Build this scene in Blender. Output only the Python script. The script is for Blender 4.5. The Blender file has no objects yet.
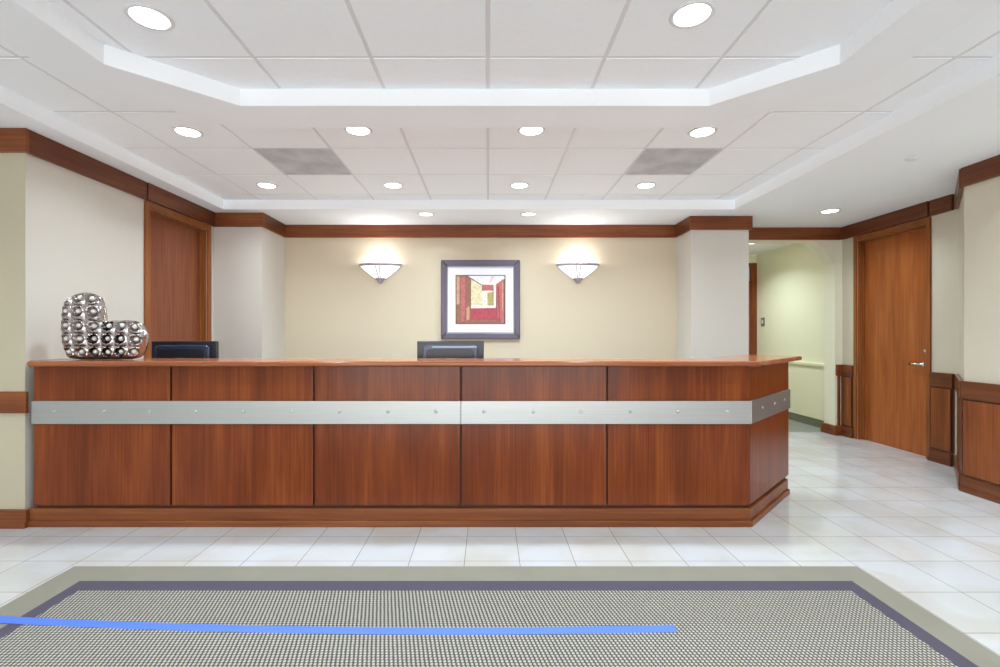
import bpy, bmesh, math, random
from mathutils import Vector, Matrix
random.seed(4)
C = bpy.context.scene.collection
sc = bpy.context.scene
EYE = 1.255

# ------------------------------------------------------------------ helpers
def box(bm, x0, x1, y0, y1, z0, z1, mi=0):
    vs = [bm.verts.new((x, y, z)) for z in (z0, z1) for (x, y) in ((x0, y0), (x1, y0), (x1, y1), (x0, y1))]
    for f in ((3, 2, 1, 0), (4, 5, 6, 7), (0, 1, 5, 4), (1, 2, 6, 5), (2, 3, 7, 6), (3, 0, 4, 7)):
        bm.faces.new([vs[i] for i in f]).material_index = mi

def prism(bm, pts, z0, z1, mi=0):
    a = [bm.verts.new((p[0], p[1], z0)) for p in pts]
    b = [bm.verts.new((p[0], p[1], z1)) for p in pts]
    n = len(pts)
    bm.faces.new(a[::-1]).material_index = mi
    bm.faces.new(b).material_index = mi
    for i in range(n):
        j = (i + 1) % n
        bm.faces.new([a[i], a[j], b[j], b[i]]).material_index = mi

def extrude_y(bm, pts, y0, y1, mi=0):      # pts are (x, z)
    a = [bm.verts.new((p[0], y0, p[1])) for p in pts]
    b = [bm.verts.new((p[0], y1, p[1])) for p in pts]
    n = len(pts)
    bm.faces.new(a).material_index = mi
    bm.faces.new(b[::-1]).material_index = mi
    for i in range(n):
        j = (i + 1) % n
        bm.faces.new([a[j], a[i], b[i], b[j]]).material_index = mi

def lathe(bm, prof, cx=0, cy=0, cz=0, seg=32, a0=0, a1=2 * math.pi, sy=1.0, mi=0):
    full = abs(a1 - a0 - 2 * math.pi) < 1e-6
    n = seg if full else seg + 1
    rings = []
    for r, z in prof:
        if r < 1e-6:
            rings.append([bm.verts.new((cx, cy, cz + z))] * n)
        else:
            rings.append([bm.verts.new((cx + r * math.cos(a0 + (a1 - a0) * i / seg), cy + sy * r * math.sin(a0 + (a1 - a0) * i / seg), cz + z)) for i in range(n)])
    for k in range(len(rings) - 1):
        for i in range(seg):
            j = (i + 1) % n
            q = [rings[k][i], rings[k][j], rings[k + 1][j], rings[k + 1][i]]
            u = []
            for v in q:
                if v not in u: u.append(v)
            if len(u) >= 3:
                try: bm.faces.new(u).material_index = mi
                except ValueError: pass

def tube(bm, pts, r, seg=10, mi=0):
    pts = [Vector(p) for p in pts]
    rings = []
    for i, p in enumerate(pts):
        d = (pts[min(i + 1, len(pts) - 1)] - pts[max(i - 1, 0)]).normalized()
        u = d.cross(Vector((0, 0, 1)))
        if u.length < .05: u = d.cross(Vector((1, 0, 0)))
        u.normalize(); w = d.cross(u)
        rings.append([bm.verts.new(p + r * (u * math.cos(2 * math.pi * k / seg) + w * math.sin(2 * math.pi * k / seg))) for k in range(seg)])
    for i in range(len(rings) - 1):
        for k in range(seg):
            l = (k + 1) % seg
            bm.faces.new([rings[i][k], rings[i][l], rings[i + 1][l], rings[i + 1][k]]).material_index = mi
    bm.faces.new(rings[0][::-1]); bm.faces.new(rings[-1])

def origin_of(o):
    v = Vector((0, 0, 0))
    while o is not None:
        v += o.location; o = o.parent
    return v

def obj(name, bm, mats, parent=None, bevel=0, smooth=False, loc=None, segs=2):
    """links bm (world coordinates) as one mesh; children are made relative to their thing"""
    base = origin_of(parent) if parent is not None else Vector(loc if loc else (0, 0, 0))
    bmesh.ops.translate(bm, verts=bm.verts, vec=-base)
    bmesh.ops.recalc_face_normals(bm, faces=bm.faces)
    me = bpy.data.meshes.new(name); bm.to_mesh(me); bm.free()
    if not isinstance(mats, (list, tuple)): mats = [mats]
    for m in mats: me.materials.append(m)
    if smooth:
        for p in me.polygons: p.use_smooth = True
    o = bpy.data.objects.new(name, me); C.objects.link(o)
    if parent is not None: o.parent = parent
    elif loc: o.location = loc
    if bevel:
        b = o.modifiers.new('bevel', 'BEVEL'); b.width = bevel; b.segments = segs; b.limit_method = 'ANGLE'; b.angle_limit = math.radians(40)
    return o

def struct(name, bm, mats, parent=None, bevel=0, smooth=False):
    o = obj(name, bm, mats, parent, bevel, smooth)
    if parent is None: o['kind'] = 'structure'
    return o

def tag(o, label, cat, group=None):
    o['label'] = label; o['category'] = cat
    if group: o['group'] = group
    return o

def thing(name, label, cat, loc=(0, 0, 0), group=None):
    o = bpy.data.objects.new(name, None); C.objects.link(o); o.location = loc
    o.empty_display_size = .1
    return tag(o, label, cat, group)

def copy_tree(o, parent=None):
    c = o.copy(); C.objects.link(c); c.parent = parent
    for ch in list(o.children): copy_tree(ch, c)
    return c

def B(): return bmesh.new()

# ------------------------------------------------------------------ materials
def srgb(r, g, b):
    f = lambda v: (v / 255 / 12.92) if v / 255 <= .04045 else ((v / 255 + .055) / 1.055) ** 2.4
    return (f(r), f(g), f(b), 1)

def new_mat(name):
    m = bpy.data.materials.new(name); m.use_nodes = True
    nt = m.node_tree; b = nt.nodes['Principled BSDF']
    return m, nt, b

def plain(name, col, rough=.6, metal=0, noise=0.0, nscale=6, bump=0, bscale=200, spec=.5, coat=0):
    m, nt, b = new_mat(name)
    b.inputs['Roughness'].default_value = rough; b.inputs['Metallic'].default_value = metal
    b.inputs['Specular IOR Level'].default_value = spec
    if coat: b.inputs['Coat Weight'].default_value = coat; b.inputs['Coat Roughness'].default_value = .08
    tc = nt.nodes.new('ShaderNodeTexCoord')
    n = nt.nodes.new('ShaderNodeTexNoise'); n.inputs['Scale'].default_value = nscale; n.inputs['Detail'].default_value = 4
    nt.links.new(tc.outputs['Object'], n.inputs['Vector'])
    mx = nt.nodes.new('ShaderNodeMix'); mx.data_type = 'RGBA'
    mx.inputs['A'].default_value = tuple(c * (1 - noise) for c in col[:3]) + (1,)
    mx.inputs['B'].default_value = tuple(min(1, c * (1 + noise)) for c in col[:3]) + (1,)
    nt.links.new(n.outputs['Fac'], mx.inputs['Factor']); nt.links.new(mx.outputs['Result'], b.inputs['Base Color'])
    if bump:
        n2 = nt.nodes.new('ShaderNodeTexNoise'); n2.inputs['Scale'].default_value = bscale
        nt.links.new(tc.outputs['Object'], n2.inputs['Vector'])
        bp = nt.nodes.new('ShaderNodeBump'); bp.inputs['Strength'].default_value = bump; bp.inputs['Distance'].default_value = .002
        nt.links.new(n2.outputs['Fac'], bp.inputs['Height']); nt.links.new(bp.outputs['Normal'], b.inputs['Normal'])
    return m

def wood(name, dark, mid, light, axis='Z', rough=.28, fine=1.0, blotch=.5):
    """veneer with grain running along one axis"""
    m, nt, b = new_mat(name)
    N, L = nt.nodes.new, nt.links.new
    tc = N('ShaderNodeTexCoord'); oi = N('ShaderNodeObjectInfo')
    add = N('ShaderNodeVectorMath'); add.operation = 'ADD'
    sc_ = N('ShaderNodeVectorMath'); sc_.operation = 'SCALE'
    cmb = N('ShaderNodeCombineXYZ')
    for k in range(3): L(oi.outputs['Random'], cmb.inputs[k])
    L(cmb.outputs[0], sc_.inputs[0]); sc_.inputs['Scale'].default_value = 9.7
    L(tc.outputs['Object'], add.inputs[0]); L(sc_.outputs[0], add.inputs[1])
    mp = N('ShaderNodeMapping'); L(add.outputs[0], mp.inputs['Vector'])
    k = {'X': 0, 'Y': 1, 'Z': 2}[axis]
    s = [70 * fine] * 3; s[k] = 1.6
    mp.inputs['Scale'].default_value = s
    n1 = N('ShaderNodeTexNoise'); n1.inputs['Scale'].default_value = 1; n1.inputs['Detail'].default_value = 5; n1.inputs['Roughness'].default_value = .6
    L(mp.outputs[0], n1.inputs['Vector'])
    mp2 = N('ShaderNodeMapping'); L(add.outputs[0], mp2.inputs['Vector'])
    s2 = [7] * 3; s2[k] = .9; mp2.inputs['Scale'].default_value = s2
    n2 = N('ShaderNodeTexNoise'); n2.inputs['Scale'].default_value = 1; n2.inputs['Detail'].default_value = 3; n2.inputs['Distortion'].default_value = .6
    L(mp2.outputs[0], n2.inputs['Vector'])
    mix = N('ShaderNodeMix'); mix.data_type = 'FLOAT'; mix.inputs['Factor'].default_value = blotch
    L(n1.outputs['Fac'], mix.inputs['A']); L(n2.outputs['Fac'], mix.inputs['B'])
    cr = N('ShaderNodeValToRGB'); L(mix.outputs['Result'], cr.inputs['Fac'])
    e = cr.color_ramp.elements
    e[0].position = .33; e[0].color = dark; e[1].position = .68; e[1].color = light
    x = e.new(.5); x.color = mid
    L(cr.outputs['Color'], b.inputs['Base Color'])
    b.inputs['Roughness'].default_value = rough
    b.inputs['Specular IOR Level'].default_value = .22; b.inputs['Coat Weight'].default_value = .1; b.inputs['Coat Roughness'].default_value = .12
    bp = N('ShaderNodeBump'); bp.inputs['Strength'].default_value = .05; bp.inputs['Distance'].default_value = .001
    L(n1.outputs['Fac'], bp.inputs['Height']); L(bp.outputs['Normal'], b.inputs['Normal'])
    return m

D0, M0, L0 = srgb(88, 39, 14), srgb(114, 52, 21), srgb(140, 73, 30)
wood_z = wood('cherry_panel', D0, M0, L0, 'Z', fine=1.1, blotch=.5)
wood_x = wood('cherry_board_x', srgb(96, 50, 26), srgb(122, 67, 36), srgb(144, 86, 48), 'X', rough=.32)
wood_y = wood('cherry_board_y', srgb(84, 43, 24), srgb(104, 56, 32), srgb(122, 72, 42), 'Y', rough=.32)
top_w = wood('cherry_top', srgb(128, 72, 44), srgb(150, 88, 56), srgb(170, 106, 70), 'X', rough=.16)
wood_w = wood('cherry_wainscot', srgb(98, 50, 24), srgb(124, 65, 31), srgb(146, 82, 42), 'Z', rough=.3)
casing_w = wood('cherry_casing', srgb(120, 66, 32), srgb(142, 82, 42), srgb(160, 98, 54), 'Z', rough=.3)
door_w = wood('cherry_door', srgb(140, 74, 34), srgb(160, 88, 42), srgb(178, 104, 54), 'Z', rough=.35, fine=.8, blotch=.45)
door_d = wood('mahogany_door', srgb(116, 62, 40), srgb(134, 76, 50), srgb(150, 90, 60), 'Z', rough=.35, fine=.9, blotch=.25)
dark_core = plain('dark_core', srgb(76, 34, 20), .6, noise=.1)
seam_dark = plain('seam_dark', srgb(50, 16, 12), .5)

paint = plain('greige_paint', srgb(206, 200, 190), .62, noise=.015, nscale=2, bump=.15, bscale=300)
paint_b = plain('tan_paint', srgb(184, 175, 150), .62, noise=.015, nscale=2, bump=.15, bscale=300)
paint_r = plain('warm_greige_paint', srgb(206, 197, 178), .62, noise=.015, nscale=2, bump=.15, bscale=300)
paint_e = plain('cream_paint', srgb(228, 224, 202), .6, noise=.015, nscale=2, bump=.15, bscale=300)
paint_y = plain('straw_paint', srgb(206, 191, 166), .6, noise=.02, nscale=2, bump=.15, bscale=300)
paint_g = plain('pale_green_paint', srgb(229, 226, 196), .6, noise=.015, nscale=2, bump=.1, bscale=300)
white_p = plain('ceiling_white', srgb(244, 247, 250), .75, noise=.01, nscale=2)
tile_p = plain('acoustic_tile', srgb(246, 249, 252), .85, noise=.03, nscale=40, bump=.3, bscale=500)
grid_p = plain('grid_white', srgb(222, 222, 224), .5, noise=.01)
gap_p = plain('vent_duct_dark', srgb(70, 70, 72), .9)

def floor_mat():
    m, nt, b = new_mat('porcelain_tile')
    N, L = nt.nodes.new, nt.links.new
    tc = N('ShaderNodeTexCoord'); mp = N('ShaderNodeMapping')
    L(tc.outputs['Object'], mp.inputs['Vector']); mp.inputs['Location'].default_value = (.13 + 30.5, -2.665 + 32.2, 0)
    br = N('ShaderNodeTexBrick'); br.offset = 0; br.squash = 1
    br.inputs['Scale'].default_value = 1; br.inputs['Brick Width'].default_value = .305; br.inputs['Row Height'].default_value = .322
    br.inputs['Mortar Size'].default_value = .0022; br.inputs['Mortar Smooth'].default_value = .3; br.inputs['Bias'].default_value = 0
    br.inputs['Color1'].default_value = srgb(193, 194, 196); br.inputs['Color2'].default_value = srgb(200, 200, 202); br.inputs['Mortar'].default_value = srgb(140, 132, 120)
    L(mp.outputs[0], br.inputs['Vector'])
    n = N('ShaderNodeTexNoise'); n.inputs['Scale'].default_value = 2.2; n.inputs['Detail'].default_value = 6; n.inputs['Distortion'].default_value = .8
    L(tc.outputs['Object'], n.inputs['Vector'])
    cr = N('ShaderNodeValToRGB'); cr.color_ramp.elements[0].position = .35; cr.color_ramp.elements[0].color = srgb(246, 240, 230); cr.color_ramp.elements[1].position = .6; cr.color_ramp.elements[1].color = (1, 1, 1, 1)
    L(n.outputs['Fac'], cr.inputs['Fac'])
    mx = N('ShaderNodeMix'); mx.data_type = 'RGBA'; mx.blend_type = 'MULTIPLY'; mx.inputs['Factor'].default_value = 1
    L(br.outputs['Color'], mx.inputs['A']); L(cr.outputs['Color'], mx.inputs['B']); L(mx.outputs['Result'], b.inputs['Base Color'])
    b.inputs['Roughness'].default_value = .16; b.inputs['Specular IOR Level'].default_value = .45
    inv = N('ShaderNodeMath'); inv.operation = 'SUBTRACT'; inv.inputs[0].default_value = 1; L(br.outputs['Fac'], inv.inputs[1])
    bp = N('ShaderNodeBump'); bp.inputs['Strength'].default_value = .3; bp.inputs['Distance'].default_value = .001
    L(inv.outputs[0], bp.inputs['Height']); L(bp.outputs['Normal'], b.inputs['Normal'])
    return m
floor_m = floor_mat()

def weave_mat():
    m, nt, b = new_mat('woven_mat')
    N, L = nt.nodes.new, nt.links.new
    tc = N('ShaderNodeTexCoord'); sx = N('ShaderNodeSeparateXYZ'); L(tc.outputs['Object'], sx.inputs[0])
    def math_(op, a, b_=None, val=None):
        n = N('ShaderNodeMath'); n.operation = op
        L(a, n.inputs[0])
        if b_ is not None: L(b_, n.inputs[1])
        elif val is not None: n.inputs[1].default_value = val
        return n.outputs[0]
    wob = N('ShaderNodeTexNoise'); wob.inputs['Scale'].default_value = 60; L(tc.outputs['Object'], wob.inputs['Vector'])
    wv = math_('MULTIPLY', wob.outputs['Fac'], val=1.8)
    a = math_('ADD', math_('MULTIPLY', sx.outputs['X'], val=2 * math.pi / .017), wv)
    # alternate courses are shifted half a stitch, as in a basket weave
    yy = math_('MULTIPLY', sx.outputs['Y'], val=1 / .0155)
    fl = math_('FLOOR', yy)
    a2 = math_('ADD', a, math_('MULTIPLY', fl, val=math.pi * .4))
    s1 = math_('SINE', a2)
    fr = math_('FRACT', yy)
    s2 = math_('SINE', math_('MULTIPLY', fr, val=math.pi))
    p = math_('MULTIPLY', math_('ADD', math_('MULTIPLY', s1, val=.5), val=.5), s2)
    big = N('ShaderNodeTexNoise'); big.inputs['Scale'].default_value = 1.5; L(tc.outputs['Object'], big.inputs['Vector'])
    cr = N('ShaderNodeValToRGB'); L(p, cr.inputs['Fac'])
    e = cr.color_ramp.elements
    e[0].position = .08; e[0].color = srgb(80, 76, 74); e[1].position = .62; e[1].color = srgb(180, 175, 163)
    x = e.new(.3); x.color = srgb(134, 130, 121)
    L(cr.outputs['Color'], b.inputs['Base Color'])
    b.inputs['Roughness'].default_value = .95; b.inputs['Specular IOR Level'].default_value = .1
    bp = N('ShaderNodeBump'); bp.inputs['Strength'].default_value = .6; bp.inputs['Distance'].default_value = .003
    L(p, bp.inputs['Height']); L(bp.outputs['Normal'], b.inputs['Normal'])
    return m
weave = weave_mat()
mat_olive = plain('olive_rubber', srgb(132, 127, 113), .8, noise=.08, nscale=5, bump=.2, bscale=400)
mat_purple = plain('plum_binding', srgb(76, 70, 84), .95, noise=.14, nscale=120, bump=.5, bscale=500)
tape_m = plain('blue_tape', srgb(80, 118, 208), .5, noise=.03, nscale=30)
carpet_m = plain('hall_carpet', srgb(132, 134, 122), .95, noise=.1, nscale=90, bump=.4, bscale=400)
base_g = plain('hall_vinyl_base', srgb(112, 112, 92), .5)

def steel_mat():
    m, nt, b = new_mat('brushed_steel')
    N, L = nt.nodes.new, nt.links.new
    tc = N('ShaderNodeTexCoord'); mp = N('ShaderNodeMapping'); mp.inputs['Scale'].default_value = (3, 3, 500)
    n = N('ShaderNodeTexNoise'); n.inputs['Scale'].default_value = 1; n.inputs['Detail'].default_value = 3
    L(tc.outputs['Object'], mp.inputs['Vector']); L(mp.outputs[0], n.inputs['Vector'])
    cr = N('ShaderNodeValToRGB'); cr.color_ramp.elements[0].color = srgb(162, 165, 162); cr.color_ramp.elements[1].color = srgb(188, 190, 186)
    L(n.outputs['Fac'], cr.inputs['Fac']); L(cr.outputs['Color'], b.inputs['Base Color'])
    b.inputs['Metallic'].default_value = .9; b.inputs['Roughness'].default_value = .42
    b.inputs['Anisotropic'].default_value = .5
    return m
steel = steel_mat()
bolt_m = plain('bolt_steel', srgb(196, 198, 198), .35, metal=.9)
chrome = plain('satin_chrome', srgb(214, 212, 206), .22, metal=1)
mirror_s = plain('hammered_silver', srgb(186, 178, 176), .1, metal=1, noise=.3, nscale=70, bump=.5, bscale=60)
mid_s = plain('tarnished_silver', srgb(134, 126, 124), .14, metal=1, noise=.3, nscale=60, bump=.4, bscale=60)  # darker silver puts the reflections inside the dimples into their colour
dark_refl = plain('smoked_silver', srgb(52, 46, 48), .12, metal=1, bump=.4, bscale=60)  # darkest dimple reflections, painted as a near-black silver
bead_m = plain('pearl_bead', srgb(222, 218, 208), .2, metal=.3)
black_pl = plain('black_plastic', srgb(30, 33, 40), .32, noise=.05)
grey_pl = plain('dark_grey_plastic', srgb(66, 72, 90), .28, noise=.05)
sheen_pl = plain('silver_grey_plastic', srgb(140, 146, 165), .3, metal=.3)
frame_m = plain('plum_grey_frame', srgb(92, 84, 98), .35, metal=.3, noise=.08, nscale=30)
frame_in = plain('pewter_lip', srgb(150, 146, 160), .3, metal=.5)
mat_board = plain('mat_board', srgb(232, 230, 236), .7)
rim_m = plain('brushed_nickel', srgb(168, 160, 166), .45, metal=.3)
ring_m = plain('trim_ring_grey', srgb(226, 226, 228), .5)
switch_m = plain('switch_steel', srgb(150, 152, 146), .4, metal=.6)
cream_m = plain('cream_rail', srgb(232, 228, 196), .5)
alu_m = plain('dark_aluminium', srgb(90, 90, 92), .4, metal=.6)

def emit(name, col, s):
    m, nt, b = new_mat(name)
    b.inputs['Base Color'].default_value = (.9, .9, .9, 1)
    b.inputs['Emission Color'].default_value = col; b.inputs['Emission Strength'].default_value = s
    b.inputs['Roughness'].default_value = .4
    return m
lens_m = emit('lamp_lens', (1, .985, .96, 1), 6)
lens_dim = emit('lamp_lens_dim', (1, .985, .96, 1), .9)
glass_m = emit('frosted_glass_shade', (1, .98, .96, 1), .5)

def vent_mat():
    m, nt, b = new_mat('dusty_grille')
    N, L = nt.nodes.new, nt.links.new
    tc = N('ShaderNodeTexCoord')
    n = N('ShaderNodeTexNoise'); n.inputs['Scale'].default_value = 4; n.inputs['Detail'].default_value = 3
    L(tc.outputs['Object'], n.inputs['Vector'])
    cr = N('ShaderNodeValToRGB'); cr.color_ramp.elements[0].position = .35; cr.color_ramp.elements[0].color = srgb(182, 182, 184); cr.color_ramp.elements[1].position = .65; cr.color_ramp.elements[1].color = srgb(212, 212, 214)
    L(n.outputs['Fac'], cr.inputs['Fac']); L(cr.outputs['Color'], b.inputs['Base Color'])
    b.inputs['Roughness'].default_value = .6
    return m
vent_m = vent_mat()

# ------------------------------------------------------------------ room
ZT, ZS = 2.70, 2.60          # tiled field and drywall soffit
XL, XN, XD = -3.03, 3.84, 4.45     # left wall, near right wall, door wall
YF, YP, YB = 3.145, 5.30, 5.88     # left front face, left pillar, back wall
YH = 6.03                     # wall with the hall opening
REAR = -5.0

b = B(); box(b, -6, 6, REAR - .2, 6.21, -.1, 0); struct('floor', b, floor_m)
b = B(); box(b, 2.3, 6, 6.21, 8.4, -.1, 0); struct('floor_hall', b, carpet_m)

def walls(name, boxes, m, extra=None, parent=None):
    b = B()
    for x in boxes: box(b, *x)
    if extra: extra(b)
    return struct(name, b, m)

# left: face towards the camera, then the side wall with the door, then the pillar
walls('wall_left_front', [(-5.2, XL, YF - .003, YF - .0002, 0, 2.75), (-5.2, XL - .121, YF, YF + .12, 0, 2.75)], paint_b)
walls('wall_left', [(XL - .12, XL, YF, 4.285, 0, 2.75), (XL - .12, XL, 4.285, 5.17, 2.385, 2.75),
                    (XL - .12, XL, 5.17, YP, 0, 2.75), (XL - .12, -2.495, YP, YB + .12, 0, 2.75)], paint)
walls('wall_back', [(-2.495, 2.31, YB, YB + .12, 0, 2.75)], paint_y)
walls('wall_pillar', [(2.31, 2.96, 5.45, YH + .2, 0, 2.75)], paint)
def entry(b_):
    x0, x1, zt = 2.96, 4.36, 2.44
    pts = [(x0, 0 + .001), (x0 + .001, 2.17), (x0 + .27, zt), (x1 - .265, zt), (x1, 2.165), (x1, 0), (XD, 0), (XD, 2.75), (x0 - .0, 2.75)]
    extrude_y(b_, pts, YH, YH + .2)
walls('wall_entry', [], paint_e, entry)
CH0, CH1 = Vector((XN, 3.87)), Vector((XD, 4.535))       # splayed corner between the two right walls
cd = (CH1 - CH0).normalized(); cn = Vector((-cd.y, cd.x))
def splay(bm, d, z0, z1, e0=0, e1=0):
    p = [CH0 - cd * e0 + cn * d, CH1 + cd * e1 + cn * d, CH1 + cd * e1 + cn * .0005, CH0 - cd * e0 + cn * .0005]
    prism(bm, [tuple(v) for v in p], z0, z1)
def splay_wall(b_):
    prism(b_, [tuple(CH0), (XN + .12, 3.87), (XD + .12, 4.535), tuple(CH1)], 0, 2.75)
walls('wall_right', [(XN, XN + .12, REAR, 3.87, 0, 2.75), (XD, XD + .12, 4.535, 4.86, 0, 2.75),
                     (XD, XD + .12, 4.86, 5.78, 2.385, 2.75), (XD, XD + .12, 5.78, YH, 0, 2.75)], paint_r, splay_wall)
walls('wall_hall', [(4.5, 4.62, YH + .2, 8.2, 0, 2.75), (2.3, 3.62, 8.05, 8.2, 0, 2.75), (3.62, 4.45, 8.05, 8.2, 2.42, 2.75), (4.45, 4.5, 8.05, 8.2, 0, 2.75), (2.3, 2.42, YH + .2, 8.05, 0, 2.75)], paint_g)
walls('wall_side', [(-5.2, -5.08, REAR, YF, 0, 2.75)], paint)
walls('wall_front', [(-5.2, -3.6, REAR - .12, REAR, 0, 2.75), (3.2, 3.93, REAR - .12, REAR, 0, 2.75), (-3.6, 3.2, REAR - .12, REAR, 2.4, 2.75)], paint)
# glazed entrance behind the camera: the daylight of the lobby
b = B()
for x in (-3.6, -1.95, -.25, 1.45, 3.14): box(b, x, x + .06, REAR - .09, REAR - .03, 0, 2.4)
for z in (0, 2.1, 2.34): box(b, -3.6, 3.2, REAR - .085, REAR - .035, z, z + .06)
struct('window_1', b, alu_m)

# ceiling: drywall soffit around the tiled field
FX0, FX1, FY0, FY1 = -2.83, 2.64, -4.4, 5.138
b = B()
box(b, -5.2, FX0, REAR - .12, YB + .12, ZS, ZS + .2)
box(b, FX1, 5, REAR - .12, 8.2, ZS, ZS + .2)
box(b, FX0, FX1, FY1, 8.2, ZS, ZS + .2)
box(b, FX0, FX1, REAR - .12, FY0, ZS, ZS + .2)
struct('ceiling', b, white_p)

CANS_T = [(-1.54, 2.185), (.92, 2.165), (-2.135, 3.415), (-.915, 3.385), (.305, 3.385), (1.525, 3.415),
          (-2.135, 4.635), (-.915, 4.635), (.305, 4.635), (1.525, 4.635)]
# grid bars
T = .61
b = B(); w = .012
k = -4
while k <= 4:
    x = k * T
    if FX0 < x < FX1: box(b, x - w, x + w, FY0, FY1, ZT + .004, ZT + .03)
    k += 1
ys = [4.94 - T * i for i in range(16)]
ys = [y for y in ys if FY0 < y < FY1]
xs_b = [FX0] + [T * i for i in range(-4, 5)] + [FX1]
for y in ys:
    for i in range(len(xs_b) - 1):
        box(b, xs_b[i] + w, xs_b[i + 1] - w, y - w, y + w, ZT + .004, ZT + .03)
struct('trim_1', b, grid_p)
# tiles with their revealed edges
b = B()
yb = [FY0] + sorted(ys) + [FY1]
VENTS = [(-3, 3.72), (2, 3.72)]
for i in range(len(xs_b) - 1):
    for j in range(len(yb) - 1):
        x0, x1, y0, y1 = xs_b[i], xs_b[i + 1], yb[j], yb[j + 1]
        if any(abs(x0 - v[0] * T) < .01 and abs(y0 - v[1]) < .02 for v in VENTS): continue
        g = .0105
        if x1 - x0 < .05 or y1 - y0 < .05: g = .004
        box(b, x0 + g, x1 - g, y0 + g, y1 - g, ZT, ZT + .028)
box(b, FX0, FX1, FY0, FY1, ZT + .16, ZT + .18)
struct('ceiling_tiles', b, tile_p, bevel=.0015)

# dropped octagonal ring
def octo(xl, xr, dl, dr, yt, cl, cr_, ybm):
    return [(xl, ybm + .45), (xl, cl), (dl, yt), (dr, yt), (xr, cr_), (xr, ybm + .45), (dr, ybm), (dl, ybm)]
inn = octo(-1.907, 1.748, -1.454, 1.298, 2.817, 2.383, 2.383, -2.2)
out = octo(-2.225, 2.055, -1.644, 1.479, 3.119, 2.571, 2.565, -2.5)
b = B()
vi0 = [b.verts.new((p[0], p[1], ZS)) for p in inn]; vo0 = [b.verts.new((p[0], p[1], ZS)) for p in out]
vi1 = [b.verts.new((p[0], p[1], ZT + .003)) for p in inn]; vo1 = [b.verts.new((p[0], p[1], ZT + .003)) for p in out]
for i in range(8):
    j = (i + 1) % 8
    b.faces.new([vi0[i], vi0[j], vo0[j], vo0[i]]); b.faces.new([vi1[i], vi1[j], vo1[j], vo1[i]])
    b.faces.new([vi0[i], vi0[j], vi1[j], vi1[i]]); b.faces.new([vo0[i], vo0[j], vo1[j], vo1[i]])
struct('trim_2', b, white_p, bevel=.003)

# crown boards (flat timber band under the ceiling), one run per wall
ZC = 2.447
def crown(name, parts, m):
    b = B()
    for x0, x1, y0, y1 in parts:
        box(b, x0, x1, y0, y1, ZC, ZS)
    return struct(name, b, m, bevel=.003)
t = .03
crown('trim_3', [(-5.08, XL + t, YF - t, YF)], wood_x)
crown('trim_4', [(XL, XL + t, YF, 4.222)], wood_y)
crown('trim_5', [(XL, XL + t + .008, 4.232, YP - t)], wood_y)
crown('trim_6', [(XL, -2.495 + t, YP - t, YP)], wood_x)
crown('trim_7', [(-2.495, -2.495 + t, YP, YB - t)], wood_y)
crown('trim_8', [(-2.495, 2.31, YB - t, YB)], wood_x)
crown('trim_9', [(2.31 - t, 2.31, 5.45, YB - t)], wood_y)
crown('trim_10', [(2.31 - t, 2.96 + t, 5.45 - t, 5.45)], wood_x)
crown('trim_11', [(2.96, 2.96 + t, 5.45, YH - t)], wood_y)
crown('trim_12', [(2.96, XD - t, YH - t, YH)], wood_x)
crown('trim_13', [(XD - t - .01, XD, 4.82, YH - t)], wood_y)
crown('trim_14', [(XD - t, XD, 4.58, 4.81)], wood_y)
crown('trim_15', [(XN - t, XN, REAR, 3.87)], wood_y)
b = B(); splay(b, t, ZC, ZS, -.0, .0); splay(b, t, .745, .885); splay(b, .035, 0, .12); splay(b, .016, .12, .745); struct('trim_50', b, wood_y, bevel=.003)

# chair rail on the left, wainscot on the right
b = B(); box(b, -5.08, XL + .022, YF - .022, YF, .745, .885); struct('trim_16', b, wood_x, bevel=.003)
def base_run(name, parts, m, H=.12):
    b = B()
    for x0, x1, y0, y1, ax in parts:
        box(b, x0, x1, y0, y1, 0, H)
        e = .01
        if ax == 'y-': box(b, x0, x1, y0 - e, y0, 0, .04)
        if ax == 'x-': box(b, x0 - e, x0, y0 - e, y1, 0, .04)
        if ax == 'x+': box(b, x1, x1 + e, y0, y1, 0, .04)
    return struct(name, b, m, bevel=.003)
base_run('baseboard_left', [(-5.08, XL + .03, YF - .03, YF, 'y-')], wood_x, .115)
base_run('baseboard_right', [(XN - .035, XN, REAR, 3.87, 'x-'), (XD - .035, XD, 4.585, 4.812, 'x-'), (XD - .035, XD, 5.83, YH - .035, 'x-')], wood_y)
base_run('baseboard_entry', [(4.36 - .03, XD, YH - .035, YH, 'y-'), (4.36 - .03, 4.36, YH, YH + .21, 'x-')], wood_x)
base_run('baseboard_back', [(-2.495, 2.31, YB - .02, YB, 'y-')], wood_x)
b = B(); box(b, 4.488, 4.5, YH + .2, 8.05, 0, .11); struct('baseboard_hall', b, base_g)
b = B(); box(b, 4.455, 4.5, YH + .2, 8.05, .835, .872); box(b, 4.48, 4.5, YH + .2, 8.05, .11, .835); struct('trim_17', b, cream_m, bevel=.004)

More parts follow.
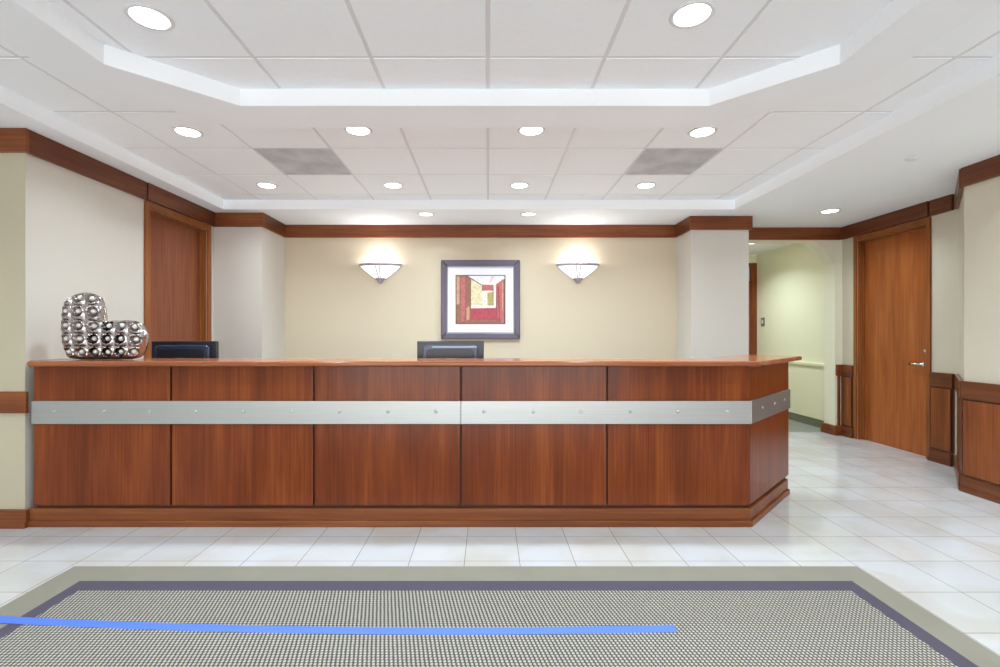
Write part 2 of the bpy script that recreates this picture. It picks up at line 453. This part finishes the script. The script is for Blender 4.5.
def wainscot(name, X, y0, y1, panels):
    b = B()
    box(b, X - .014, X, y0, y1, .12, .745)                 # backing
    struct(name, b, dark_core)
    return panels
n_trim = 18
def wain(X, y0, y1, panels):
    global n_trim
    b = B()
    box(b, X - .014, X, y0, y1, .12, .745)
    tops = [y0] + [v for p in panels for v in p] + [y1]
    struct('trim_%d' % n_trim, b, wood_w); n_trim += 1
    b = B(); box(b, X - .03, X, y0, y1, .745, .885); struct('trim_%d' % n_trim, b, wood_y, bevel=.003); n_trim += 1
    for p in panels:
        b = B(); box(b, X - .019, X - .0145, p[0] - .012, p[1] + .012, .130, .744)
        struct('trim_%d' % n_trim, b, seam_dark); n_trim += 1
        b = B(); box(b, X - .028, X - .0195, p[0], p[1], .138, .733)
        struct('trim_%d' % n_trim, b, wood_w, bevel=.004); n_trim += 1
wain(XD, 4.575, 4.812, [(4.592, 4.797)])
wain(XD, 5.83, YH - .001, [(5.85, 5.99)])
wain(XN, REAR, 3.87, [(2.62, 3.852), (1.36, 2.56), (.1, 1.30), (-1.2, .04)])
b = B(); box(b, 4.36 + .004, XD - .015, YH - .03, YH, .745, .885); box(b, 4.385, XD - .032, YH - .014, YH, .12, .745)
struct('trim_%d' % n_trim, b, wood_w, bevel=.003); n_trim += 1

# doors
def door(num, X, y0, y1, side, leafmat, casemat, handle=False):
    """side = -1: the room lies towards -x of the wall; +1 towards +x"""
    dd = .07; cw = .06 if num == 1 else .045; cf = .06
    b = B()
    xa, xb = X - side * dd, X - side * (dd + .03)
    box(b, min(xa, xb), max(xa, xb), y0 + .004, y1 - .004, .001, 2.376)
    d = struct('door_%d' % num, b, leafmat, bevel=.002)
    b = B()
    # casing on the wall face
    c0, c1 = sorted((X, X + side * .018))
    box(b, c0, c1, y0 - cw, y0, 0, 2.44); box(b, c0, c1, y1, y1 + (.06 if num == 1 else .045), 0, 2.44); box(b, c0, c1, y0, y1, 2.385, 2.44)
    s0, s1 = sorted((X - side * .001, X - side * .119))
    # jamb lining, with stops
    for ya, yb_ in ((y0, y0 + .012), (y1 - .012, y1)):
        box(b, s0, s1, ya, yb_, 0, 2.385)
    box(b, s0, s1, y0 + .012, y1 - .012, 2.373, 2.385)
    q0, q1 = sorted((X - side * .052, X - side * .068))
    box(b, q0, q1, y0 + .012, y0 + .03, 0, 2.373); box(b, q0, q1, y1 - .03, y1 - .012, 0, 2.373); box(b, q0, q1, y0 + .03, y1 - .03, 2.358, 2.373)
    obj('door_frame', b, casemat, d, bevel=.002)
    if handle:
        x = xa
        yh = 4.99
        b = B()
        m_ = Matrix.Rotation(math.radians(-90), 4, 'Y')
        lathe(b, [(0, 0), (.026, 0), (.026, .006), (.011, .01), (.011, .045), (0, .045)], seg=24)
        bmesh.ops.transform(b, matrix=Matrix.Translation((x, yh, .95)) @ m_, verts=b.verts)
        tube(b, [(x - .042, yh - .008, .95), (x - .045, yh + .02, .951), (x - .043, yh + .07, .95), (x - .036, yh + .125, .948)], .011)
        obj('door_handle', b, chrome, d, smooth=True)
        b = B()
        lathe(b, [(0, 0), (.016, 0), (.016, .008), (.010, .012), (0, .012)], seg=20)
        bmesh.ops.transform(b, matrix=Matrix.Translation((x, yh - .03, 1.09)) @ m_, verts=b.verts)
        obj('lock', b, chrome, d, smooth=True)
    return d
door(1, XL, 4.285, 5.17, +1, door_d, casing_w)
door(2, XD, 4.86, 5.78, -1, door_w, casing_w, True)
b = B(); box(b, 3.66, 4.41, 8.06, 8.10, .01, 2.12)
d3 = struct('door_3', b, door_d, bevel=.002)
b = B(); box(b, 4.41, 4.5, 8.03, 8.049, 0, 2.46); box(b, 3.56, 3.62, 8.03, 8.049, 0, 2.46); box(b, 3.62, 4.41, 8.03, 8.049, 2.40, 2.46)
box(b, 4.41, 4.45, 8.05, 8.15, 0, 2.42); box(b, 3.62, 3.66, 8.05, 8.15, 0, 2.42); box(b, 3.66, 4.41, 8.05, 8.13, 2.12, 2.16)
obj('door_frame', b, wood_w, d3, bevel=.002)
b = B(); box(b, 3.66, 4.41, 8.09, 8.096, 2.16, 2.42); obj('transom_pane', b, plain('transom_glass', srgb(150, 180, 215), .1), d3)  # blue reflection is put into the pane colour

# ------------------------------------------------------------------ reception counter
P0, P1, P2 = Vector((-2.985, 3.15)), Vector((1.716, 3.15)), Vector((2.402, 3.836))
n1 = Vector((0, -1)); dw = (P2 - P1).normalized(); n2 = Vector((dw.y, -dw.x))
mit = (n1 + n2) / (1 + n1.dot(n2))
def off(d, ext=0, left=0):
    return [P0 + n1 * d - Vector((left, 0)), P1 + mit * d, P2 + n2 * d + dw * ext]
def band(bm, d0, d1, z0, z1, ext=0, left=0, mi=0):
    a = off(d0, ext, left); c = off(d1, ext, left)
    prism(bm, [tuple(v) for v in c] + [tuple(v) for v in a[::-1]], z0, z1, mi)

rc = thing('reception_counter', 'long cherry wood reception counter with a steel band, angled at its right end', 'counter', (-.3, 3.3, 0))
b = B(); band(b, -.022, -.14, .0, 1.05); obj('core', b, dark_core, rc)
px = [33, 171, 314, 461, 607, 750]
ed = [(x - 488) / 480 * 3.15 for x in px]; ed[0] = -2.985; ed[-1] = 1.716
for i in range(5):
    g0 = .004 if i == 0 else .007; g1 = .007 if i < 4 else .002
    b = B(); box(b, ed[i] + g0, ed[i + 1] - g1, 3.15, 3.171, .137, 1.048)
    obj('front_panel', b, wood_z, rc, bevel=.002)
b = B()
q0 = P1 + dw * .006; q1 = P2
prism(b, [tuple(q0), tuple(q1), tuple(q1 - n2 * .02), tuple(q0 - n2 * .02)], .137, 1.048)
obj('side_panel', b, wood_z, rc, bevel=.002)
b = B(); band(b, .008, -.02, 0, .118, ext=-.05, left=.03); obj('base_board', b, wood_x, rc, bevel=.004)
b = B(); band(b, .02, .0085, 0, .042, ext=-.045, left=.03); obj('shoe_moulding', b, wood_x, rc, bevel=.006)
# steel band in plates
zb0, zb1 = .673, .823
bolts = [(x - 488) / 480 * 3.14 for x in (55, 105, 150, 196, 243.5, 292, 340, 388, 436, 484, 533, 581, 630, 678, 727)]
zbolt = 1.255 - (411.5 - 335) / 480 * 3.14
b = B(); box(b, -2.985, ed[3] - .001, 3.137, 3.1495, zb0, zb1); s1 = obj('steel_band', b, steel, rc, bevel=.0015)
b = B(); prism(b, [(ed[3] + .001, 3.137), (P1.x + mit.x * .013, 3.137), (P1.x, 3.1495), (ed[3] + .001, 3.1495)], zb0, zb1); s2 = obj('steel_band', b, steel, rc, bevel=.0015)
b = B(); a0, a1_ = P1 + dw * .001 + n2 * .0005, P2 + n2 * .0005
prism(b, [tuple(a0 + n2 * .0125 + dw * .004), tuple(a1_ + n2 * .0125), tuple(a1_), tuple(a0)], zb0, zb1); s3 = obj('steel_band', b, steel, rc, bevel=.0015)
def bolt(parent, x, y, ang):
    b = B(); lathe(b, [(0, 0), (.011, 0), (.011, .003), (.007, .006), (0, .0065)], seg=16)
    b.transform(Matrix.Translation((x, y, zbolt)) @ Matrix.Rotation(ang, 4, 'Z') @ Matrix.Rotation(math.radians(90), 4, 'X'))
    return obj('bolt', b, bolt_m, parent, smooth=True)
for x in bolts: bolt(s1 if x < ed[3] else s2, x, 3.137, 0)
for s_ in (.24, .53, .80):
    p = P1 + dw * s_ + n2 * .013
    bolt(s3, p.x, p.y, math.atan2(dw.y, dw.x))
# worktop
ov = .072
a = [Vector((-2.962, 3.15 - ov)), P1 + mit * ov, P2 + n2 * ov + dw * .10]
back = -.33
c = [P2 + n2 * back + dw * .10, P1 + mit * back, Vector((-3.028, 3.15 - back))]
b = B(); prism(b, [tuple(v) for v in a + c] + [(-3.028, 3.155), (-2.962, 3.155)], 1.052, 1.087)
obj('countertop', b, top_w, rc, bevel=.012, segs=4)
b = B(); box(b, -2.9, ed[3] - .05, 3.32, 4.02, .712, .74)
box(b, ed[3] - .05, 1.6, 3.32, 4.02, .712, .74)
for x in (-2.88, -1.4, -.1, 1.56): box(b, x, x + .025, 3.32, 3.95, 0, .712)
obj('work_surface', b, wood_x, rc)

# ------------------------------------------------------------------ heart sculpture
def px2(x, y, Y=3.27): return ((x - 488) / 480 * (Y - .012), EYE + (335 - y) / 480 * (Y - .022))
rows = [
    [(70, 297), (78, 292.3), (89.2, 292), (98.5, 296)],
    [(64, 305), (75.4, 305), (89.2, 305), (102.4, 304.5)],
    [(62, 319), (76, 319.5), (89.8, 320), (105, 321), (119, 320), (131, 320), (140, 322.5)],
    [(62, 333), (76, 333), (91, 333), (105.4, 333), (118.5, 333), (131.7, 333), (147, 334.5)],
    [(63.4, 346), (77.8, 346), (92.2, 346), (105.4, 346), (118, 346), (131.7, 346), (145, 347)],
    [(70, 358.3), (79.6, 359.3), (92.8, 359.3), (105.4, 359.3), (117.4, 359.3), (130.5, 359), (138, 357.5)]]
def edge_v(r, c_):
    n = len(rows[r])
    if r == 0 or r == 5 or c_ == 0 or c_ == n - 1: return True
    if r == 2 and c_ >= 3: return True
    return False
hs = thing('heart_sculpture', 'silver hammered heart sculpture of round dimpled cells standing on the left end of the counter', 'sculpture', (-2.6, 3.27, 1.0875))
b = B(); NG = 12
zmin = min(px2(*p)[1] for r in rows for p in r)
dark = {(3, 2), (3, 3), (3, 4), (4, 2), (4, 3), (4, 4), (2, 3)}
beads = []
for r in range(5):
    for c_ in range(len(rows[r]) - 1 if r != 2 else 6):
        if r < 2 and c_ > 2: continue
        cs = [rows[r][c_], rows[r][c_ + 1], rows[r + 1][c_ + 1], rows[r + 1][c_]]
        ev = [edge_v(r, c_), edge_v(r, c_ + 1), edge_v(r + 1, c_ + 1), edge_v(r + 1, c_)]
        th = [.030 if e else .046 for e in ev]
        # outer edges of the silhouette: top, right, bottom, left
        top_e = r == 0 or (r == 2 and c_ >= 3); bot_e = r == 4; lf_e = c_ == 0; rt_e = (c_ == len(rows[r]) - 2) if r != 1 else c_ == 2
        for sgn in (-1, 1):
            g = []
            for j in range(NG + 1):
                line = []
                for i in range(NG + 1):
                    u, v = i / NG, j / NG
                    W = ((1 - u) * (1 - v), u * (1 - v), u * v, (1 - u) * v)
                    X = sum(wt * px2(*p)[0] for wt, p in zip(W, cs)); Z = sum(wt * px2(*p)[1] for wt, p in zip(W, cs))
                    h = sum(wt * q for wt, q in zip(W, th))
                    fall = 1
                    if top_e: fall = min(fall, v / .3)
                    if bot_e: fall = min(fall, (1 - v) / .3)
                    if lf_e: fall = min(fall, u / .3)
                    if rt_e: fall = min(fall, (1 - u) / .3)
                    fall = max(0, min(1, fall))
                    h = h * math.sqrt(1 - (1 - fall) ** 2)
                    pil = (abs(math.sin(math.pi * u) * math.sin(math.pi * v))) ** .5
                    rr = math.hypot((u - .5), (v - .42)) / .38
                    dim = -.030 * (1 - rr * rr) if rr < 1 else 0
                    rim = .005 * math.exp(-((rr - 1.05) / .16) ** 2)
                    h = max(0, h + (.020 * pil + dim + rim) * (fall if (top_e or bot_e or lf_e or rt_e) else 1))
                    # outline bulges a little with each cell
                    bx = (-.004 if lf_e and i == 0 else .004 if rt_e and i == NG else 0) * math.sin(math.pi * v)
                    bz = (.003 if top_e and j == 0 else 0) * math.sin(math.pi * u)
                    line.append(b.verts.new((X + bx, 3.27 + sgn * h, Z + bz - zmin + 1.0875)))
                g.append(line)
            for j in range(NG):
                for i in range(NG):
                    f = b.faces.new([g[j][i], g[j][i + 1], g[j + 1][i + 1], g[j + 1][i]])
                    rr = math.hypot((i + .5) / NG - .5, (j + .5) / NG - .42)
                    f.material_index = (1 if (r, c_) in dark else 2) if rr < .39 else 0
        u, v = .5, .40
        W = ((1 - u) * (1 - v), u * (1 - v), u * v, (1 - u) * v)
        X = sum(wt * px2(*p)[0] for wt, p in zip(W, cs)); Z = sum(wt * px2(*p)[1] for wt, p in zip(W, cs))
        beads.append((X, 3.27 - sum(wt * q for wt, q in zip(W, th)) + .004, Z - zmin + 1.0875))
bmesh.ops.remove_doubles(b, verts=b.verts, dist=.0005)
obj('body', b, [mirror_s, dark_refl, mid_s], hs, smooth=True)
b = B(); bmesh.ops.create_icosphere(b, subdivisions=2, radius=.017)
bmesh.ops.translate(b, verts=b.verts, vec=beads[0])
bd = obj('bead', b, bead_m, hs, smooth=True)
for p in beads[1:]:
    q = bd.copy(); C.objects.link(q); q.parent = hs
    q.location = Vector(p) - Vector(beads[0])

# ------------------------------------------------------------------ monitors
def monitor(X, W, ztop, label, ring, housing, tilt):
    Y = 3.68
    m = thing('computer_monitor', label, 'monitor', (X, Y, .7405), 'monitors behind the counter')
    h = .31
    b = B(); box(b, X - W / 2, X + W / 2, Y + .0, Y + .028, ztop - h, ztop); obj('screen_panel', b, housing, m, bevel=.006)
    # raised rear housing with a rounded top
    b = B()
    w2, z1, z0 = W / 2 * .82, ztop - .03, ztop - h + .03
    pts = [(X - w2, z0)] + [(X - w2 + .04 - .04 * math.cos(a_), z1 - .03 + .03 * math.sin(a_)) for a_ in [i * math.pi / 12 for i in range(0, 7)]]
    pts += [(X + w2 - .04 + .04 * math.sin(a_), z1 - .03 + .03 * math.cos(a_)) for a_ in [i * math.pi / 12 for i in range(0, 7)]] + [(X + w2, z0)]
    extrude_y(b, pts, Y - .03, Y - .0005)
    obj('rear_housing', b, ring, m, bevel=.008, segs=3)
    b = B()
    w3 = w2 - .03
    extrude_y(b, [(X - w3, z0 + .02), (X - w3, z1 - .045), (X - w3 + .02, z1 - .03), (X + w3 - .02, z1 - .03), (X + w3, z1 - .045), (X + w3, z0 + .02)], Y - .036, Y - .031)
    obj('vent_cover', b, black_pl, m, bevel=.002)
    b = B(); box(b, X - .03, X + .03, Y - .075, Y - .0365, .76, 1.08); obj('neck', b, black_pl, m, bevel=.004)
    b = B(); lathe(b, [(0, 0), (.12, 0), (.12, .008), (.05, .02), (0, .022)], X, Y - .04, .7405, 28); obj('base', b, black_pl, m, smooth=True)
    return m
monitor(-2.33, .505, 1.208, 'back of a black computer monitor in front of the left wood door', plain('glossy_black', srgb(46, 54, 74), .2), black_pl, 0)  # blue-grey housing colour stands in for the ridge's highlight
monitor(-.288, .512, 1.208, 'back of a dark grey computer monitor below the framed picture', grey_pl, black_pl, 0)
b = B(); box(b, -.235 - .19, -.235 + .15, 3.643, 3.6485, 1.158, 1.170)
m2 = [o for o in bpy.data.objects if o.name.startswith('computer_monitor')][-1]
obj('trim_strip', b, sheen_pl, m2, bevel=.001)  # pale strip painted as the bright highlight on the monitor back

# ------------------------------------------------------------------ framed picture
FXc, FZc = (480.5 - 488) / 480 * 5.86, 1.688
hw, hh = .482, .482
pf = thing('framed_picture', 'square framed print with white mat hanging on the back wall between the two sconces', 'picture', (FXc, YB - .03, FZc - hh))
b = B(); fw = .072; y0, y1 = YB - .045, YB - .002
def mitre(bm, hw_, hh_, w_, y0_, y1_):
    o_ = [(-hw_, -hh_), (hw_, -hh_), (hw_, hh_), (-hw_, hh_)]; i_ = [(-hw_ + w_, -hh_ + w_), (hw_ - w_, -hh_ + w_), (hw_ - w_, hh_ - w_), (-hw_ + w_, hh_ - w_)]
    for k_ in range(4):
        l_ = (k_ + 1) % 4
        extrude_y(bm, [(FXc + p[0], FZc + p[1]) for p in (o_[k_], o_[l_], i_[l_], i_[k_])], y0_, y1_)
mitre(b, hw, hh, fw, y0, y1); obj('frame', b, frame_m, pf, bevel=.01)
b = B(); mitre(b, hw - fw, hh - fw, .012, YB - .034, YB - .01); obj('inner_lip', b, frame_in, pf)
b = B(); box(b, FXc - hw + fw + .012, FXc + hw - fw - .012, YB - .02, YB - .012, FZc - hh + fw + .012, FZc + hh - fw - .012); obj('mat_board', b, mat_board, pf)
# the print: plain blocks of colour
aw, ah = .305, .30
AX, AZ = FXc + (480.5 - 480.5) / 480, FZc + .0
def A(u, v): return (AX - aw + 2 * aw * u, AZ + ah - 2 * ah * v)
cols = {'dark': (104, 76, 64), 'brown': (142, 96, 76), 'orange': (196, 150, 118), 'cream': (218, 204, 166), 'white': (240, 234, 238), 'rose': (184, 98, 98), 'red': (168, 66, 78), 'olive': (176, 156, 100), 'lt': (232, 222, 200), 'blush': (224, 190, 196)}
am = [plain('print_' + k_, srgb(*v_), .5, noise=.45, nscale=38) for k_, v_ in cols.items()]
ix = {k_: i for i, k_ in enumerate(cols)}
polys = [('dark', [(0, 0), (1, 0), (1, 1), (0, 1)]), ('brown', [(.02, .02), (.3, .02), (.3, .98), (.02, .98)]), ('orange', [(.02, .03), (.08, .03), (.08, .6), (.02, .6)]),
         ('orange', [(.22, .68), (.28, .62), (.28, .9), (.22, .93)]), ('rose', [(.1, .06), (.2, .04), (.18, .95), (.12, .95)]),
         ('white', [(.25, .02), (.98, .02), (.98, .08), (.8, .2), (.53, .2)]), ('blush', [(.70, .03), (.77, .03), (.7, .19), (.67, .19)]), ('cream', [(.31, .08), (.53, .22), (.53, .66), (.31, .66)]),
         ('rose', [(.53, .2), (.76, .2), (.74, .32), (.55, .32)]), ('lt', [(.53, .32), (.75, .32), (.75, .62), (.53, .64)]), ('olive', [(.64, .36), (.75, .34), (.75, .62), (.64, .62)]),
         ('lt', [(.76, .2), (.81, .18), (.81, .68), (.76, .68)]), ('white', [(.31, .62), (.8, .62), (.8, .67), (.31, .68)]), ('rose', [(.81, .19), (.97, .08), (.97, .98), (.85, .98)]),
         ('red', [(.3, .68), (.81, .67), (.88, .98), (.3, .98)]), ('red', [(.83, .24), (.87, .21), (.9, .95), (.87, .96)]), ('orange', [(.93, .16), (.95, .14), (.95, .7), (.93, .74)]), ('brown', [(.3, .92), (.9, .92), (.93, .99), (.3, .99)])]
b = B()
for i, (k_, pl) in enumerate(polys):
    vs = [b.verts.new((A(u, v)[0], YB - .0225 - .0001 * i, A(u, v)[1])) for u, v in pl]
    b.faces.new(vs).material_index = ix[k_]
obj('print', b, am, pf)

# ------------------------------------------------------------------ wall sconces
def sconce(X, label):
    s = thing('wall_sconce', label, 'wall lamp', (X, YB, 1.88), 'wall sconces on the back wall')
    zt, R, dy = 2.10, .255, .5
    prof = [(R - .0, 0), (R * .80, -.052), (R * .55, -.105), (R * .34, -.145), (R * .2, -.165)]
    b = B()
    lathe(b, prof + [(R * .2 - .004, -.160), (R * .34 - .006, -.139), (R * .55 - .006, -.099), (R * .80 - .006, -.047), (R - .006, 0), (R, 0)], X, YB - .004, zt, 32, math.pi, 2 * math.pi, dy)
    obj('glass_shade', b, glass_m, s, smooth=True)
    b = B()
    lathe(b, [(R + .001, -.008), (R + .007, -.008), (R + .010, .020), (R + .001, .022), (R + .001, -.008)], X, YB - .004, zt, 36, math.pi, 2 * math.pi, dy)
    obj('rim', b, rim_m, s, smooth=True)
    for a_ in (-.5 * math.pi - .16, -.5 * math.pi + .05):
        b = B()
        tube(b, [(X + (r + .003) * math.cos(a_ - (.0 if k_ == 0 else 0)), YB - .004 + dy * (r + .004) * math.sin(a_), zt + z) for k_, (r, z) in enumerate(prof)], .005, 8)
        obj('rib', b, rim_m, s, smooth=True)
    for a_ in (math.pi + .03, 2 * math.pi - .03):
        b = B()
        tube(b, [(X + (r + .002) * math.cos(a_), YB - .006 + dy * (r + .004) * math.sin(a_), zt + z) for r, z in prof], .0045, 8)
        obj('rib', b, rim_m, s, smooth=True)
    b = B()
    lathe(b, [(0, -.215), (.014, -.212), (.026, -.2), (.032, -.185), (.042, -.172), (.062, -.163), (.058, -.15), (0, -.15)], X, YB - .02, zt, 24, math.pi, 2 * math.pi, .8)
    obj('finial', b, rim_m, s, smooth=True)
    b = B(); box(b, X - .05, X + .05, YB - .02, YB - .001, 1.93, 2.05); obj('back_plate', b, rim_m, s, bevel=.003)
    L = bpy.data.lights.new('sconce_lamp', 'POINT'); L.energy = 4.2; L.shadow_soft_size = .06; L.color = (.93, .96, 1)
    lo = bpy.data.objects.new('sconce_lamp', L); C.objects.link(lo); lo.location = (X, YB - .10, 2.14)
    return s
XS = [(379.3 - 488) / 480 * 5.8, (579 - 488) / 480 * 5.8]
sconce(XS[0], 'frosted glass half-bowl wall sconce left of the framed picture')
sconce(XS[1], 'frosted glass half-bowl wall sconce right of the framed picture')

# ------------------------------------------------------------------ recessed downlights
def make_can(x, y, z, dim=False):
    c_ = thing('recessed_downlight', 'x', 'ceiling light', (x, y, z))
    b = B(); lathe(b, [(.077, -.001), (.079, -.005), (.093, -.004), (.097, -.0005), (.077, -.0005)], x, y, z, 40); obj('trim_ring', b, ring_m, c_, smooth=True)
    b = B(); lathe(b, [(0, -.0025), (.0765, -.0025), (.0765, -.0008), (0, -.0008)], x, y, z, 40); obj('lens', b, lens_dim if dim else lens_m, c_, smooth=False)
    return c_
proto = make_can(*CANS_T[0], ZT - .0005)
protod = make_can(-.689, 5.335, ZS - .0005, True)
def lamp(x, y, z, e):
    L = bpy.data.lights.new('downlight_lamp', 'AREA'); L.shape = 'DISK'; L.size = .15; L.energy = e; L.color = (.78, .915, 1); L.spread = math.radians(138)
    o = bpy.data.objects.new('downlight_lamp', L); C.objects.link(o); o.location = (x, y, z - .012)
labels = ['large recessed downlight inside the octagon ceiling, upper left of the photo', 'large recessed downlight inside the octagon ceiling, upper right of the photo',
          'recessed downlight at the far left of the row just beyond the ceiling octagon', 'recessed downlight half hidden by the octagon edge, left of centre',
          'recessed downlight half hidden by the octagon edge, right of centre', 'recessed downlight in front of the right ceiling grille, beyond the octagon',
          'small recessed downlight behind the left ceiling grille, leftmost in the rear tile row', 'small recessed downlight second from left in the rear tile row, above the left sconce',
          'small recessed downlight third from left in the rear tile row, above the framed picture', 'small recessed downlight behind the right ceiling grille, rightmost in the rear tile row']
E_CAN = 10.4
for i, (x, y) in enumerate(CANS_T):
    o = proto if i == 0 else copy_tree(proto)
    o.location = (x, y, ZT - .0005); o['label'] = labels[i]; o['group'] = 'recessed downlights in the tiled ceiling'
    lamp(x, y, ZT, E_CAN * (.72 if x < -2 else 1))
for i, (x, lb) in enumerate(((-.689, 'dim recessed downlight in the white soffit over the back wall, left of the picture'), (.456, 'dim recessed downlight in the white soffit over the back wall, right of the picture'))):
    o = protod if i == 0 else copy_tree(protod)
    o.location = (x, 5.335, ZS - .0005); o['label'] = lb; o['group'] = 'recessed downlights in the soffit'
    lamp(x, 5.335, ZS, 3)
o = copy_tree(proto); o.location = (3.71, 5.206, ZS - .0005); o['label'] = 'recessed downlight in the white soffit near the right wood door'; o['group'] = 'recessed downlights in the soffit'
lamp(3.71, 5.206, ZS, 7)
# lamps added for fill, without fixtures, behind the camera and down the side aisle
for x, y, z in ((-1.525, -.245, ZT), (.915, -.245, ZT), (-1.525, -3.2, ZT), (.915, -3.2, ZT), (3.3, 2.75, ZS), (3.3, 1.0, ZS), (3.2, -1.2, ZS), (-4.1, 1.6, ZS), (-4.1, -1.8, ZS)):  # first right-aisle lamp is inferred from a bright spot on the near wall
    lamp(x, y, z, E_CAN)
lamp(3.6, 7.2, ZS, 14)

# ceiling grilles
def grille(x0, y0, label):
    x1, y1 = x0 + T, y0 + T
    g_ = thing('ceiling_grille', label, 'air grille', ((x0 + x1) / 2, (y0 + y1) / 2, ZT), 'return air grilles in the tiled ceiling')
    b = B(); f = .02; a_ = .012
    box(b, x0 + a_, x1 - a_, y0 + a_, y0 + a_ + f, ZT - .002, ZT + .012); box(b, x0 + a_, x1 - a_, y1 - a_ - f, y1 - a_, ZT - .002, ZT + .012)
    box(b, x0 + a_, x0 + a_ + f, y0 + a_ + f, y1 - a_ - f, ZT - .002, ZT + .012); box(b, x1 - a_ - f, x1 - a_, y0 + a_ + f, y1 - a_ - f, ZT - .002, ZT + .012)
    obj('frame', b, vent_m, g_)
    b = B(); n = 22
    for i in range(n):
        yy = y0 + .032 + (T - .064) * (i + .5) / n
        box(b, x0 + .032, x1 - .032, yy - .0105, yy + .0105, ZT + .001, ZT + .004)
    obj('louvre', b, vent_m, g_)
    b = B(); box(b, x0 + .012, x1 - .012, y0 + .012, y1 - .012, ZT + .02, ZT + .03); obj('duct_plate', b, gap_p, g_)
grille(-3 * T, 3.72, 'square grey return air grille in the tiled ceiling, left of centre')
grille(2 * T, 3.72, 'square grey return air grille in the tiled ceiling, right of centre')

b = B(); lathe(b, [(0, -.012), (.03, -.012), (.036, -.010), (.036, -.004), (.042, -.003), (.042, 0), (0, 0)], 3.23, 3.66, ZS - .0005, 28)
tag(obj('ceiling_sprinkler', b, ring_m, smooth=True, loc=(3.23, 3.66, ZS - .0005)), 'small round white sprinkler cover in the soffit at right', 'sprinkler')

# switch on the hall wall
sw = thing('light_switch', 'small steel light switch on the pale green hall wall beside the far door', 'switch', (4.499, 7.85, 1.4))
b = B(); box(b, 4.49, 4.499, 7.80, 7.90, 1.40, 1.54); obj('plate', b, switch_m, sw, bevel=.003)
b = B(); box(b, 4.482, 4.4895, 7.835, 7.865, 1.44, 1.50); obj('toggle', b, cream_m, sw, bevel=.002)
# hall ceiling light
hl = thing('ceiling_light', 'flush white ceiling light in the hall beyond the opening', 'ceiling light', (3.75, 6.75, ZS))
b = B(); lathe(b, [(0, -.05), (.1, -.045), (.14, -.02), (.14, -.001), (0, -.001)], 3.75, 6.75, ZS, 32); obj('diffuser', b, lens_m, hl, smooth=True)
b = B(); lathe(b, [(.141, -.001), (.141, -.02), (.155, -.02), (.158, -.001), (.141, -.001)], 3.75, 6.75, ZS, 32); obj('rim', b, ring_m, hl, smooth=True)

# ------------------------------------------------------------------ mat and tape
em = thing('entrance_mat', 'large grey woven entrance mat with plum binding and olive rubber edge on the tile floor', 'mat', (-.12, 1.3, 0))
def ring_slab(bm, o_, i_, z0, z1):
    (X0, X1, Y0, Y1), (x0, x1, y0, y1) = o_, i_
    a_ = [(X0, Y0), (X1, Y0), (X1, Y1), (X0, Y1)]; c_ = [(x0, y0), (x1, y0), (x1, y1), (x0, y1)]
    for k_ in range(4):
        l_ = (k_ + 1) % 4
        prism(bm, [a_[k_], a_[l_], c_[l_], c_[k_]], z0, z1)
R0 = (-2.235, 1.99, .1, 2.592); R1 = (-2.07, 1.845, .24, 2.434); R2 = (-2.0, 1.77, .32, 2.343)
b = B(); ring_slab(b, R0, R1, .0005, .006); obj('rubber_edge', b, mat_olive, em)
b = B(); ring_slab(b, R1, R2, .0005, .008); obj('binding', b, mat_purple, em)
b = B(); box(b, R2[0], R2[1], R2[2], R2[3], .0005, .008); obj('woven_field', b, weave, em)
b = B()
def ty(x): return 2.02 + .021 * (x + .15) ** 2
xs = [-2.9 + i * .1 for i in range(37)] + [.797]
hw_ = .024
prev = None
for x in xs:
    z = .0095 if x > -2.22 else .0095 - min(1, (-2.22 - x) / .06) * .008
    v = [b.verts.new((x, ty(x) - hw_, z)), b.verts.new((x, ty(x) + hw_, z)), b.verts.new((x, ty(x) + hw_, z - .0008)), b.verts.new((x, ty(x) - hw_, z - .0008))]
    if prev:
        for k_ in range(4):
            l_ = (k_ + 1) % 4
            b.faces.new([prev[k_], v[k_], v[l_], prev[l_]])
    else: b.faces.new(v)
    prev = v
b.faces.new(prev[::-1])
tag(obj('floor_tape', b, tape_m), 'long strip of bright blue tape stuck across the woven entrance mat', 'tape')

# ------------------------------------------------------------------ light, camera, look
w_ = bpy.data.worlds.new('World'); sc.world = w_; w_.use_nodes = True
bg = w_.node_tree.nodes['Background']; bg.inputs['Color'].default_value = (.95, .97, 1, 1); bg.inputs['Strength'].default_value = 4.0
cam = bpy.data.cameras.new('Camera'); co = bpy.data.objects.new('Camera', cam); C.objects.link(co)
co.location = (0, 0, EYE); co.rotation_euler = (math.radians(90), 0, 0)
cam.sensor_width = 36; cam.lens = 480 * 36 / 1000; cam.shift_x = .012; cam.shift_y = .0015; cam.clip_start = .02
sc.camera = co
sc.view_settings.view_transform = 'Standard'; sc.view_settings.look = 'None'; sc.view_settings.gamma = 1
sc.view_settings.use_curve_mapping = False; sc.view_settings.exposure = 0.62
sc.cycles.use_denoising = True
sc.cycles.max_bounces = 12; sc.cycles.diffuse_bounces = 8; sc.cycles.glossy_bounces = 4
sc.cycles.sample_clamp_indirect = 6
